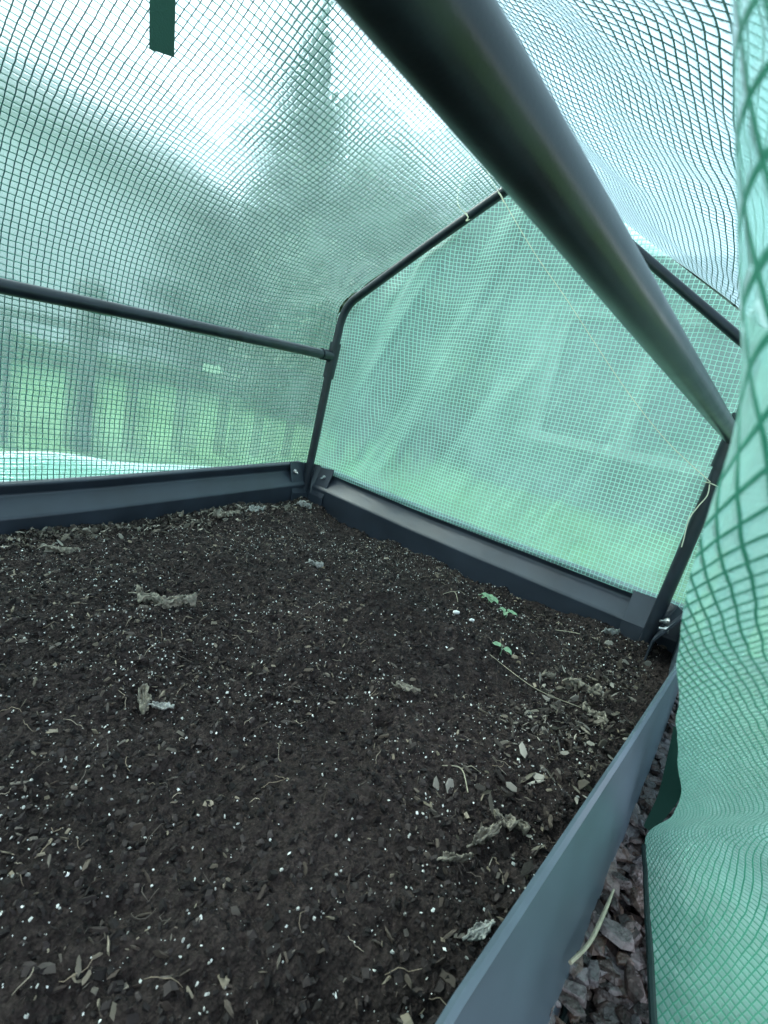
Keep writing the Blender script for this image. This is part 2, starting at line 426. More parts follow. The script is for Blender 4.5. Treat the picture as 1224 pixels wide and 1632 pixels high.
def hedge():
    root = empty('garden_hedge', (-1.3, 3.6, -.1)); tag(root, 'loose green hedge behind the left part of the end wall', 'hedge')
    V, F = leafy((0, 0, .55), (1.7, .6, .75), 14000, .05, 31)
    link('foliage', mesh('foliage', V, F), mat('hedge_leaf', (.08, .15, .05), .6, noise=(2, .5, 1.4)), root, smooth=False)
    for k in range(6): MB().tube([(-1.2 + k * .48, 0, -.05), (-1.15 + k * .48, .04, .4), (-1.25 + k * .5, 0, .8)], [.03, .02, .01], 8).build('stem', m_bark, root)
hedge()

def long_hedge():
    root = empty('garden_hedge', (-5.6, 1.0, -.1)); tag(root, 'long clipped low hedge running along the house beyond the fence', 'hedge')
    r = np.random.default_rng(77); n = 26000
    P = np.c_[r.uniform(-.4, .4, n), r.uniform(-6.5, 6.5, n), r.uniform(0, .26, n)]
    P[:, 2] += .10 * fbm(P[:, 1] * 1.3 + 30, P[:, 0] + 5, 3)
    a = r.normal(size=(n, 3)); a /= np.linalg.norm(a, axis=1)[:, None]; b = np.cross(a, r.normal(size=(n, 3))); b /= np.linalg.norm(b, axis=1)[:, None]
    s_ = .055 * r.uniform(.6, 1.4, n)[:, None]
    V = np.stack([P - a * s_, P - b * s_ * .6, P + a * s_, P + b * s_ * .6], 1).reshape(-1, 3)
    link('foliage', mesh('foliage', V, np.arange(4 * n).reshape(-1, 4)), mat('long_hedge_leaf', (.085, .17, .07), .6, noise=(2, .5, 1.4)), root, smooth=False)
    for k in range(12): MB().tube([(0, -6 + k * 1.05, -.05), (.05, -6 + k * 1.05, .18), (0, -5.9 + k * 1.05, .38)], [.03, .02, .01], 8).build('stem', m_bark, root)
long_hedge()

# ------------------------------------------------------------------ bark mulch strip beside the bed
def chips(n, reg, zf, lmin, lmax, seed, name, m, pal, flat=.25, tilt=.5, smooth=False, power=1.0, asp=(.35, .8)):
    """n irregular flakes as one mesh; reg(r,n)->x,y in layout units"""
    r = np.random.default_rng(seed)
    x, y = reg(r, n); z = zf(x, y)
    Lr = lmin + (lmax - lmin) * r.random(n) ** power; W = Lr * r.uniform(asp[0], asp[1], n); H = Lr * flat * r.uniform(.5, 1.3, n)
    an = r.uniform(0, 6.283, n)
    k = 6
    th = np.arange(k) * 2 * np.pi / k
    ox = np.cos(th)[None] * (1 + r.normal(0, .22, (n, k))); oy = np.sin(th)[None] * (1 + r.normal(0, .22, (n, k)))
    top = np.stack([ox * Lr[:, None] / 2 * .8, oy * W[:, None] / 2 * .8, (.5 + r.normal(0, .15, (n, k))) * H[:, None]], -1)
    bot = np.stack([ox * Lr[:, None] / 2, oy * W[:, None] / 2, (-.5 + r.normal(0, .15, (n, k))) * H[:, None]], -1)
    P = np.concatenate([top, bot], 1)
    c, s = np.cos(an)[:, None], np.sin(an)[:, None]
    tx = r.normal(0, tilt, n)[:, None]
    yy = P[..., 1] * np.cos(tx) - P[..., 2] * np.sin(tx); zz = P[..., 1] * np.sin(tx) + P[..., 2] * np.cos(tx)
    ty = r.normal(0, tilt * .6, n)[:, None]
    xx = P[..., 0] * np.cos(ty) + zz * np.sin(ty); zz = -P[..., 0] * np.sin(ty) + zz * np.cos(ty)
    X = xx * c - yy * s + x[:, None] * S; Y = xx * s + yy * c + y[:, None] * S; Z = zz + z[:, None]
    V = np.stack([X, Y, Z], -1).reshape(-1, 3)
    base = np.arange(n) * 12; F = []
    for b in base.tolist():
        F.append([b + 0, b + 1, b + 2, b + 3, b + 4, b + 5])
        for i in range(6):
            j = (i + 1) % 6; F.append([b + 6 + i, b + 6 + j, b + j, b + i])
    pal = np.array(pal); col = pal[r.integers(0, len(pal), n)] * r.uniform(.7, 1.3, (n, 1))
    me = mesh(name, V, F, tint=np.repeat(col, 12, 0))
    o = link(name, me, m, smooth=smooth)
    return o

m_chip = mat('bark_chip', (.2, .2, .2), .27, attr=True, noise=(120, .45, 1.5), bump=(260, .7, .003))
_o = chips(5200, lambda r, n: (1.04 + .26 * r.random(n), r.uniform(-1.35, .1, n)),
      lambda x, y: -.078 + .028 * rng.random(len(x)) - .005, .012, .040, 3, 'bark_mulch', m_chip,
      [(.050, .034, .030), (.075, .056, .050), (.026, .018, .016), (.11, .092, .09), (.070, .045, .034), (.085, .074, .076)], flat=.14, tilt=.24, power=1.3, asp=(.35, .7), smooth=True)
_b = _o.modifiers.new('worn', 'BEVEL'); _b.width = .0016; _b.segments = 2; _b.limit_method = 'NONE'
tag(_o, 'dark bark mulch chips on the ground between bed and cover hem', 'mulch', kind='stuff')

# ------------------------------------------------------------------ soil
def soil_h(x, y):       # layout units -> metres
    h = .028 * fbm(x * 2.6 + 3, y * 2.6 + 9, 3) + .018 * fbm(x * 8, y * 8, 3) + .016 * np.exp(-((x - .45) ** 2 + (y + .45) ** 2) / .06)
    h = h - .010 + .004 - .014 * np.clip(1 - x, 0, 1) ** 1.5 * np.clip((-y - .05) / .75, 0, 1) + .012 * np.exp(-(x ** 2 + y ** 2) / .02)
    # hollows by the back, mound mid-right, raised litter by the left panel
    for cx, cy, rr, a in ((.52, -.20, .05, -.012), (.40, -.66, .06, -.016), (.85, -.45, .09, -.012), (.62, -.42, .16, .012), (.93, -.03, .10, .004), (.05, -.3, .09, .008)):
        h = h + a * np.exp(-((x - cx) ** 2 + (y - cy) ** 2) / rr ** 2)
    return h
def soil_fine(x, y):
    X = x * S; Y = y * S
    return soil_h(x, y) + .010 * np.maximum(0, np.abs(fbm(X * 24 + 3, Y * 24 + 8, 3)) - .06) + .0085 * fbm(X * 60, Y * 60, 4, .6) + .0022 * np.abs(fbm(X * 260, Y * 260, 2, .6))
def soil():
    ny, nx = 760, 560
    y = -2.0 + 2.05 * (1 - (1 - np.linspace(0, 1, ny)) ** 1.0); x = np.linspace(-.03, 1.045, nx)
    X, Y = np.meshgrid(x, y, indexing='ij'); Z = soil_fine(X, Y)
    V = np.c_[X.ravel() * S, Y.ravel() * S, Z.ravel()]
    I = np.arange(nx * ny).reshape(nx, ny)
    F = np.c_[I[:-1, :-1].ravel(), I[1:, :-1].ravel(), I[1:, 1:].ravel(), I[:-1, 1:].ravel()]
    m = bpy.data.materials.new('potting_soil'); m.use_nodes = True; nt = m.node_tree; L = nt.links.new; b = nt.nodes['Principled BSDF']
    tc = node(nt, 'ShaderNodeTexCoord')
    n1 = node(nt, 'ShaderNodeTexNoise'); n1.inputs['Scale'].default_value = 160; n1.inputs['Detail'].default_value = 8; n1.inputs['Roughness'].default_value = .7
    n2 = node(nt, 'ShaderNodeTexVoronoi'); n2.inputs['Scale'].default_value = 380
    n3 = node(nt, 'ShaderNodeTexNoise'); n3.inputs['Scale'].default_value = 7; n3.inputs['Detail'].default_value = 3
    for n in (n1, n2, n3): L(tc.outputs['Object'], n.inputs['Vector'])
    cr = node(nt, 'ShaderNodeValToRGB'); e = cr.color_ramp.elements
    e[0].position = .33; e[0].color = (.0066, .0052, .0050, 1); e[1].position = .72; e[1].color = (.054, .041, .037, 1)
    L(n1.outputs[0], cr.inputs[0])
    mx = node(nt, 'ShaderNodeMix', data_type='RGBA', blend_type='MULTIPLY'); mx.inputs[0].default_value = 1
    mr = node(nt, 'ShaderNodeMapRange'); mr.inputs[1].default_value = .3; mr.inputs[2].default_value = .7; mr.inputs[3].default_value = .75; mr.inputs[4].default_value = 1.25
    L(n3.outputs[0], mr.inputs[0]); L(cr.outputs[0], mx.inputs[6]); L(mr.outputs[0], mx.inputs[7]); L(mx.outputs[2], b.inputs['Base Color'])
    b.inputs['Roughness'].default_value = .9; b.inputs['Specular IOR Level'].default_value = .12
    bp = node(nt, 'ShaderNodeBump'); bp.inputs['Strength'].default_value = .9; bp.inputs['Distance'].default_value = .003
    ma = node(nt, 'ShaderNodeMath', operation='ADD'); L(n1.outputs[0], ma.inputs[0]); L(n2.outputs[0], ma.inputs[1]); L(ma.outputs[0], bp.inputs['Height']); L(bp.outputs[0], b.inputs['Normal'])
    o = link('soil', mesh('soil', V, F), m); tag(o, kind='structure')
soil()

def in_bed(r, n): # denser towards the camera
    return r.uniform(-.0, 1.02, n), -1.25 + 1.27 * r.random(n)
def in_patches(r, n):      # thinner and thicker spots
    x, y = in_bed(r, n * 3); k = vn(x * 5 + 11, y * 5 + 40) + .5 * vn(x * 14, y * 14 + 60) + r.normal(0, .50, n * 3)
    o = np.argsort(-k)[:n]; o = r.permutation(o); return x[o], y[o]
zs = lambda lift: (lambda x, y: soil_fine(x, y) + lift)
m_bit = mat('bark_bit', (.1, .1, .1), .7, spec=.15, attr=True, bump=(400, .4, .001))
tag(chips(30000, in_bed, zs(.0006), .0015, .008, 5, 'soil_crumb', m_bit, [(.017, .014, .0135), (.024, .019, .018), (.040, .032, .030), (.010, .008, .0078)], flat=.6, tilt=.8, power=2.2),
    'dark crumbs and bark fines covering the potting soil', 'crumbs', kind='stuff')
tag(chips(13000, in_patches, zs(.0014), .0022, .0115, 6, 'wood_shreds', m_bit, [(.05, .038, .032), (.08, .064, .052), (.19, .16, .12), (.03, .023, .021), (.024, .019, .018), (.11, .095, .08)], flat=.35, tilt=.7, power=2.8, asp=(.07, .24)),
    'brown wood shreds and bark bits scattered over the soil', 'wood bits', kind='stuff')
m_perl = mat('perlite', (.72, .73, .70), .8, bump=(600, .5, .001))
tag(chips(10500, in_patches, zs(.0014), .0006, .0027, 8, 'perlite', mat('perlite_grain', (.72, .73, .70), .8, attr=True), [(.70, .70, .66), (.52, .52, .48), (.36, .36, .33)], flat=.8, tilt=.8, power=2.6),
    'tiny white perlite grains scattered over the dark soil', 'perlite', kind='stuff')

# fine root and straw fibres
def fibres(n, seed, name, pal, lmin, lmax, rad, reg):
    r = np.random.default_rng(seed); Vs = []; Fs = []; T = []; k = 0; pal = np.array(pal)
    xs, ys = reg(r, n)
    for i in range(n):
        L_ = r.uniform(lmin, lmax); a = r.uniform(0, 6.28); cu = r.normal(0, 1.1); m_ = 7
        p = np.array([xs[i] * S, ys[i] * S]); pts = []
        for j in range(m_):
            zz = float(soil_fine(p[0:1] / S, p[1:2] / S)[0]) + .0018 + .002 * math.sin(j / (m_ - 1) * math.pi) * r.random()
            pts.append((p[0], p[1], zz)); a += cu / m_ + r.normal(0, .25); p = p + L_ / m_ * np.array([math.cos(a), math.sin(a)])
        mb = MB(); mb.tube(pts, [rad * (.5 + .5 * math.sin((j + .6) / m_ * 3)) for j in range(m_)], 4)
        Vs += mb.V; Fs += [[q + k for q in f] for f in mb.F]; k += len(mb.V); T += [tuple(pal[r.integers(0, len(pal))] * r.uniform(.7, 1.2))] * len(mb.V)
    return link(name, mesh(name, Vs, Fs, tint=np.array(T)), mat(name + '_fibre', (.3, .3, .3), .8, attr=True))
tag(fibres(520, 21, 'root_fibres', [(.22, .17, .12), (.30, .25, .19), (.10, .08, .065)], .006, .028, .0003, in_bed),
    'thin pale root and straw fibres strewn over the soil', 'fibres', kind='stuff')

# leaf litter along the left panel
def litter_reg(r, n):
    y = -1.15 + 1.12 * r.random(n); x = .015 + np.abs(r.normal(0, .040, n)); k = n // 4; x[:k] = r.normal(.965, .035, k); y[:k] = r.normal(-.38, .13, k); x = np.clip(x, 0, 1.03); return x, y
tag(chips(3000, litter_reg, lambda x, y: soil_fine(x, y) + .002 + .007 * rng.random(len(x)), .004, .019, 9, 'leaf_litter', m_bit,
    [(.08, .068, .055), (.13, .115, .09), (.05, .04, .033), (.24, .22, .185), (.03, .025, .022)], flat=.035, tilt=1.0, power=2.2, asp=(.15, .6)),
    'dry crumbled leaf litter banked along the left panel', 'leaf litter', kind='stuff')

# ------------------------------------------------------------------ dry leaves, each its own thing
m_leafd = mat('dry_leaf', (.20, .18, .14), .75, noise=(160, .35, 1.6), bump=(260, .5, .002))
m_leafp = mat('pale_dry_leaf', (.33, .33, .30), .7, noise=(160, .45, 1.4), bump=(260, .5, .002))
m_leafb = mat('brown_dry_leaf', (.17, .125, .085), .75, noise=(120, .6, 1.25), bump=(260, .5, .002))
def dry_leaf(x, y, ln, wd, ang, label, m=m_leafd, seed=1, lift=.003, crump=1.0, lobes=0):
    r = np.random.default_rng(seed)
    nu, nv = 44, 25
    u = np.linspace(0, 1, nu); v = np.linspace(-1, 1, nv)
    Uu, Vv = np.meshgrid(u, v, indexing='ij')
    prof = np.sin(np.pi * Uu ** .8) ** .75 * (1 + (.45 if lobes else 0) * np.sin(Uu * 3.14 * lobes)) * (1 + .15 * fbm(Uu * 9 + seed, Vv * 2, 2)) * (1 + .55 * fbm(Uu * 14 + seed * 5, np.sign(Vv) * 3 + 7, 3)) + .02
    X = (Uu - .5) * ln; Y = Vv * prof * wd / 2
    Z = ln * .13 * crump * (fbm(Uu * 3.2 + seed * 3.7, Vv * 1.6 + seed, 3) * 1.6 + .55 * np.abs(Vv) ** 1.5 * r.uniform(.3, 1) + .5 * (Uu - .5) ** 2 * 2)
    Z = Z + ln * .075 * crump * (.5 - np.abs(fbm(Uu * 8 + seed * 2.1, Vv * 4.5 + seed * 1.3, 3)) * 2.2) + ln * .02 * np.abs(np.sin((Uu * 7 - np.abs(Vv) * 2.2) * 3.14))
    X = X + ln * .05 * crump * fbm(Uu * 7 + seed, Vv * 5, 2); Y = Y + ln * .05 * crump * fbm(Uu * 6, Vv * 5 + seed, 2)
    Y = Y * (1 - .35 * crump * np.abs(Vv)); Z = Z - np.percentile(Z, 12) + .0
    ca, sa = math.cos(ang), math.sin(ang)
    zb = float(soil_fine(np.array([x]), np.array([y]))[0]) + lift
    V = np.c_[(X * ca - Y * sa).ravel(), (X * sa + Y * ca).ravel(), Z.ravel()]
    I = np.arange(nu * nv).reshape(nu, nv)
    F = np.c_[I[:-1, :-1].ravel(), I[1:, :-1].ravel(), I[1:, 1:].ravel(), I[:-1, 1:].ravel()]
    root = empty('dry_leaf', (x * S, y * S, zb)); tag(root, label, 'dry leaf', 'dried leaves lying on the soil')
    o = link('blade', mesh('blade', V, F), m, root)
    so = o.modifiers.new('thick', 'SOLIDIFY'); so.thickness = .0006
    st = spline([(-.5 * ln * ca - .22 * ln * ca, -.5 * ln * sa - .22 * ln * sa, .001), (-.5 * ln * ca, -.5 * ln * sa, float(Z[0, nv // 2])), (0, 0, float(Z[nu // 2, nv // 2]) + .0004), (.4 * ln * ca, .4 * ln * sa, float(Z[-3, nv // 2]))], 5)
    MB().tube(st, [.0009] * 5 + [.0007] * (len(st) - 5), 6).build('stalk', m, root)
    return root
#                 x     y     len   wid  angle
dry_leaf(.442, -.706, .060, .026, .35, 'long crumpled pale leaf clump in the hollow at left', m_leafd, 3, crump=1.6)
dry_leaf(.478, -.690, .040, .022, 1.2, 'small curled leaf touching the right end of the long clump at left', m_leafd, 4, crump=1.8)
dry_leaf(.622, -.809, .036, .020, -.4, 'torn grey leaf scrap near the left edge, lower than the long clump', m_leafd, 5, crump=1.4)
dry_leaf(.645, -.800, .020, .012, .7, 'tiny pale scrap beside the torn grey leaf', m_leafp, 6)
dry_leaf(.979, -.629, .030, .022, .3, 'broad greyish brown crumpled leaf near the right panel', m_leafd, 7, crump=1.5, lobes=5)
dry_leaf(.972, -.672, .032, .012, 1.3, 'narrow curled leaf just below the broad crumpled one', m_leafd, 8, crump=1.3)
dry_leaf(1.008, -.757, .022, .012, 1.2, 'pale grey folded leaf against the right panel, lowest on the bed', m_leafp, 9, crump=1.2)
dry_leaf(.965, -.715, .024, .010, .9, 'pale brown twisted leaf left of the right panel', m_leafd, 10, crump=1.6)
dry_leaf(.955, -.300, .040, .026, .2, 'ragged straw coloured leaf lying farthest right beside the panel', m_leafd, 12, crump=1.7, lobes=7)
dry_leaf(.985, -.345, .036, .016, -.4, 'ragged leaf overlapping the farthest right one, nearer the viewer', m_leafd, 13, crump=1.5, lobes=6)
dry_leaf(.900, -.300, .024, .016, 1.0, 'small curled grey leaf left of the ragged straw coloured leaf', m_leafd, 14, crump=1.6)
dry_leaf(.800, -.560, .028, .016, .4, 'flattened grey leaf in the middle of the bed', m_leafd, 15, crump=1.0)
dry_leaf(.930, -.030, .030, .012, .9, 'upright pale leaf tip leaning by the right post', m_leafp, 16, crump=2.0)
dry_leaf(.060, -.060, .038, .030, .8, 'curled leaf piled beside the left corner post', m_leafp, 17, crump=2.2)
dry_leaf(.045, -.110, .034, .022, 2.0, 'second curled leaf against the left panel, next to the corner pile', m_leafd, 18, crump=2.0)
dry_leaf(.070, -.330, .060, .030, 1.4, 'large folded leaf lying along the left panel at mid length', m_leafd, 19, crump=1.3)
dry_leaf(.060, -.230, .050, .028, 1.7, 'flat grey leaf along the left panel nearer the corner', m_leafp, 20, crump=1.2)
dry_leaf(.150, -.720, .050, .020, .9, 'long pale leaf at the left edge of the view by the panel', m_leafd, 22, crump=1.1)
dry_leaf(.440, -.380, .026, .014, .6, 'small pale crumpled leaf in the middle distance of the bed', m_leafp, 23, crump=1.7)

m_straw = mat('straw', (.34, .31, .22), .65, noise=(150, .7, 1.15), bump=(300, .3, .001))
def straw(P, r, label, name='straw_stalk', fork=False):
    P = [Vector(p) for p in P]; root_loc = P[0].copy(); Q = spline([p - root_loc for p in P], 8); n = len(Q)
    mb = MB().tube(Q, [r * (.35 + .65 * math.sin(min(1, (i + 2) / n * 1.3) * 2.2)) for i in range(n)], 8)
    if fork:
        mb.tube([Q[n // 2], Q[n // 2] + Vector((.006, .008, .003)), Q[n // 2] + Vector((.016, .010, .001))], [r * .6, r * .5, r * .2], 6)
    o = mb.build(name, m_straw); o.location = root_loc; tag(o, label, 'straw', 'pale straws and twigs')
    return o
def sp(x, y, l=.003): return (x * S, y * S, float(soil_fine(np.array([x]), np.array([y]))[0]) + l)
straw([(1.0745 * S, -.592 * S, -.026), (1.0735 * S, -.628 * S, -.024), (1.071 * S, -.664 * S, -.024), (1.064 * S, -.694 * S, -.022)], .0016, 'short yellow dry grass blade on the mulch against the outer panel')
straw([sp(.82, -.36), sp(.90, -.365, .008), sp(.965, -.345)], .0005, 'thin pale twig running under the ragged leaves at right')
straw([sp(.82, -.10), sp(.875, -.085, .006), sp(.915, -.085)], .0007, 'fine bent root in front of the right post')
straw([sp(.90, -.635), sp(.915, -.62, .004), sp(.935, -.64)], .0006, 'short forked straw below the middle of the bed', fork=True)
straw([sp(.33, -1.02), sp(.36, -1.03, .004), sp(.375, -1.01)], .0006, 'pale forked straw at the left edge of the picture', fork=True)
straw([sp(.635, -.20), sp(.655, -.19, .004), sp(.675, -.205)], .0006, 'light tan straw near the far panel, left of the seedlings', fork=True)

# seedlings
m_sprout = mat('sprout_leaf', (.15, .26, .15), .6, noise=(200, .8, 1.15), bump=(200, .2, .0006))
def seedling(x, y, n, s, label, seed):
    r = random.Random(seed)
    root = empty('seedling', sp(x, y, 0)); tag(root, label, 'seedling', 'small green seedlings in the soil')
    MB().tube([(0, 0, -.004), (.001, 0, .006), (0, .001, .013 * s)], [.0009, .0007, .0006], 6).build('stem', m_sprout, root)
    for k in range(n):
        a = k * 2 * math.pi / n + r.uniform(-.3, .3); L_ = .0135 * s * r.uniform(.7, 1.15); wd = L_ * .85; mb = MB(); V = []; F = []
        nu, nv = 9, 7
        for i in range(nu):
            t = i / (nu - 1); ww = math.sin(math.pi * min(1, t ** .7)) ** .7 * wd / 2 + .0002
            for j in range(nv):
                v = -1 + 2 * j / (nv - 1)
                lx = .002 + t * L_; ly = v * ww; lz = .010 * s + .008 * s * t - .010 * s * t * t + .22 * abs(ly) + .001 * math.sin(9 * t + k)
                V.append((lx * math.cos(a) - ly * math.sin(a), lx * math.sin(a) + ly * math.cos(a), lz))
        for i in range(nu - 1):
            for j in range(nv - 1): F.append((i * nv + j, (i + 1) * nv + j, (i + 1) * nv + j + 1, i * nv + j + 1))
        mb.add(V, F).build('leaf', m_sprout, root)
seedling(.708, -.135, 6, 1.35, 'largest green seedling, nearest the far panel', 1)
seedling(.765, -.172, 4, 1.1, 'small seedling just right of the largest one', 2)
seedling(.821, -.315, 2, 1.25, 'two leaved seedling alone, nearest the viewer', 3)

# white scraps
for (x, y, L_, lab) in ((.700, -.255, .011, 'bright white oblong scrap standing out in the middle of the soil'), (.740, -.270, .008, 'round white pebble right of the oblong white scrap')):
    V, F = [], []
    mb = MB().tube([(-L_ * .6, 0, 0), (-L_ * .45, 0, .001), (0, .0006, .0012), (L_ * .45, 0, .001), (L_ * .6, 0, 0)], [.0005, L_ * .28, L_ * .34, L_ * .27, .0005], 9)
    o = mb.build('white_scrap', m_perl); o.location = sp(x, y, .003); o.rotation_euler = (0, .1, 1.1); tag(o, lab, 'scrap')

# ------------------------------------------------------------------ raised bed
bed = empty('raised_bed', U(.5, -.98, -.1)); tag(bed, 'dark slate steel raised bed holding the soil under the cover', 'raised bed')
bo = Vector(bed.location)
# profile (outward offset, height), closed: rim, inner ledge, inner foot, outer foot, outer face
PROF_IN = [(.030, .086), (.022, .083), (.021, .079), (.0315, .061), (.030, .056), (-.003, .027), (-.006, .022), (-.005, .016), (.003, -.060)]
PROF_OUT = [(.052, -.090), (.058, -.086), (.052, -.03), (.046, .022), (.043, .030), (.040, .078), (.039, .086)]
PROF_THIN = [(-.002, -.060), (-.002, .020), (.002, .026), (.027, .046), (.033, .053), (.0345, .078), (.038, .086)]
def panel(p0, p1, out, zo=((0, 0), (1, 0)), prof=None):
    """sweep the panel profile from p0 to p1 (layout units), out = outward direction"""
    P = prof or (PROF_IN + PROF_OUT)
    p0 = Vector(p0); p1 = Vector(p1); o = Vector(out); V = []; n = len(P); st = 24
    for k in range(st + 1):
        b = p0.lerp(p1, k / st)
        wob = .0012 * math.sin(k * 1.3) * math.sin(k / st * math.pi)
        dz = float(np.interp(k / st, [q[0] for q in zo], [q[1] for q in zo]))
        for a, z in P: V.append((b + o * (a + wob) + Vector((0, 0, z + dz * (1 if z > -.08 else 0)))) * S - bo)
    F = [(k * n + i, k * n + (i + 1) % n, (k + 1) * n + (i + 1) % n, (k + 1) * n + i) for k in range(st) for i in range(n)]
    F += [tuple(range(n - 1, -1, -1)), tuple(st * n + i for i in range(n))]
    mb = MB().add(V, F); ob = mb.build('panel', m_panel, bed)
    bv = ob.modifiers.new('b', 'BEVEL'); bv.width = .0018; bv.segments = 3; bv.limit_method = 'ANGLE'; bv.angle_limit = .3
    return ob
BK, FR = .012, -1.97
panel((.012, BK, 0), (1.038, BK, 0), (0, 1, 0), ((0, .036), (.4, .020), (1, .010)))
panel((-.006, -.012, 0), (-.006, FR, 0), (-1, 0, 0), ((0, .038), (.17, .010), (.28, -.010), (.40, -.026), (.6, -.032), (1, 0)))
def bowed_panel():
    yk = [.0, -.12, -.27, -.55, -.87, -1.3, FR]; xk = [1.041, 1.051, 1.056, 1.044, 1.028, 1.030, 1.040]
    st = 60; V = []; 
    for k in range(st + 1):
        y = .045 + (FR - .045) * k / st
        r = float(np.interp(-y, [-q for q in yk], xk)); f = 1.070
        P = [(r - .0045, .080), (r - .004, .085), (r - .001, .0868), (r + .0025, .085), (r + .0035, .078), (r + (f - r) * .22, .050), (r + (f - r) * .30, .036), (r + (f - r) * .36, .028), (r + (f - r) * .75, -.045), (f, -.088), (f - .006, -.090), (r - .004, -.060)]
        for a, z in P: V.append(Vector((a, y, z)) * S - bo)
    n = 12
    F = [(k * n + i, k * n + (i + 1) % n, (k + 1) * n + (i + 1) % n, (k + 1) * n + i) for k in range(st) for i in range(n)]
    F += [tuple(range(n - 1, -1, -1)), tuple(st * n + i for i in range(n))]
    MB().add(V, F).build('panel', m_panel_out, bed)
    # dark burred foot trim of the panel
    e = MB(); Q = []
    for k in range(120):
        y = -.01 + (FR + .02) * k / 119; Q.append(Vector((1.0735 + .0012 * math.sin(k * 2.1) * math.sin(k * .7), y, -.084)) * S - bo)
    e.tube(Q, [.0030 + (.0030 if k % 9 == 4 else 0) for k in range(120)], 8)
    e.build('foot_trim', m_hem, bed)
bowed_panel()
panel((.012, FR, 0), (1.038, FR, 0), (0, -1, 0))
# corner brackets: folded dark plates inside each corner
def corner(cx, cy, sx, sy, top):
    mb = MB(); t = .0022
    pts = [(cx + sx * .075, cy), (cx + sx * .012, cy), (cx, cy + sy * -.012) if False else (cx, cy - sy * .012), (cx, cy - sy * .075)]
    # outward leaning corner post between the two panels
    V = []
    ring = [(-.032 * sx, 0.045 * sy * 0), ]
    zz = [-.07, .034, .087 + top]; off = [-.010, -.008, .022]
    for z, o in zip(zz, off):
        A = (cx + sx * .070, cy + sy * (o + .0035)); B = (cx + sx * .016, cy + sy * (o + .0035)); D = (cx - sx * (o + .0035), cy - sy * .016); E_ = (cx - sx * (o + .0035), cy - sy * .070)
        Bm = (cx - sx * (o * .55), cy + sy * (o * .55))
        for q in (A, B, Bm, D, E_): V.append(Vector((q[0], q[1], z)) * S - bo)
    n = 5; F = [(k * n + i, k * n + i + 1, (k + 1) * n + i + 1, (k + 1) * n + i) for k in range(len(zz) - 1) for i in range(n - 1)]
    return mb.add(V, F)
def corner_part(cx, cy, sx, sy, top):
    # sx: direction into the bed along x; sy: direction out of the bed along y
    mb = corner(cx, cy, sx, sy, top); o = mb.build('corner_bracket', m_panel, bed, False)
    so = o.modifiers.new('t', 'SOLIDIFY'); so.thickness = .003; so.offset = 0
for cx, cy, sx, sy, tp in ((-.003, .009, 1, 1, .036), (1.006, .009, -1, 1, .008), (-.003, FR + .003, 1, -1, 0), (.997, FR + .003, -1, -1, 0)):
    corner_part(cx, cy, sx, sy, tp)
# bolts with washers
def bolt(p, d):
    p = Vector(p) * S - bo; d = Vector(d).normalized()
    a = MB().tube([p, p + d * .0016], .0062, 18); a.tube([p + d * .0016, p + d * .0062], .0046, 6); a.tube([p + d * .0062, p + d * .0145], .0022, 10)
    a.build('bolt', m_zinc, bed)
bolt((-.018, -.046, .098), (1, 0, -.3)); bolt((.040, .024, .094), (0, -1, -.3))
bolt((1.012, -.016, .070), (-1, -1, -.1)); bolt((1.020, -.052, .066), (-1, -.1, -.2))

# ------------------------------------------------------------------ frame
frame = empty('tube_greenhouse', U(.5, -.9, 0)); tag(frame, 'dark green painted steel tube frame standing in the bed under the cover', 'greenhouse frame')
fo = Vector(frame.location)
RT = .0118
def ft(name, P, r=RT, n=28, m=m_tube):
    return MB().tube([Vector(p) * S - fo for p in P], r, n).build(name, m, frame)
def hoop(y, lp, rp):
    # lp, rp: (x,z) lists bottom to top
    L3 = [(x, y, z) for x, z in lp]; R3 = [(x, y, z) for x, z in rp]
    ft('post', [L3[0], L3[1]], RT * .92); ft('post', [R3[0], R3[1]], RT * .92)
    arch = [L3[1]] + L3[2:] + R3[:1:-1] + [R3[1]]
    ft('rafter', arch)
def bend(p0, c, p1, n=8):
    p0, c, p1 = Vector(p0), Vector(c), Vector(p1)
    return [tuple((1 - t) ** 2 * p0 + 2 * t * (1 - t) * c + t * t * p1) for t in [k / n for k in range(n + 1)]]
LP = [(-.013, -.05), (.006, .40), (.012, .47)] + bend((.016, .530), (.020, .590), (.068, .616)) + [(.262, .742), (.444, .855)]
RP = [(.985, -.05), (1.007, .385), (1.010, .45)] + bend((1.004, .520), (1.004, .566), (.968, .585)) + [(.821, .685), (.56, .862)]
def full(y):
    top = bend((.444, .855), (.503, .898), (.56, .862), 6)[1:-1]
    lp = LP; rp = RP
    L3 = [(x, y, z) for x, z in lp]; R3 = [(x, y, z) for x, z in rp]; T3 = [(x, y, z) for x, z in top]
    ft('post', [L3[0], L3[1]], RT * .92); ft('post', [R3[0], R3[1]], RT * .92)
    pl_ = L3[1:] + T3 + R3[:0:-1]; ft('rafter', pl_, [RT * (.86 if p[0] < .5 else .86 - .18 * min(1, (p[0] - .5) / .2)) for p in pl_])
full(0); full(-1.85)
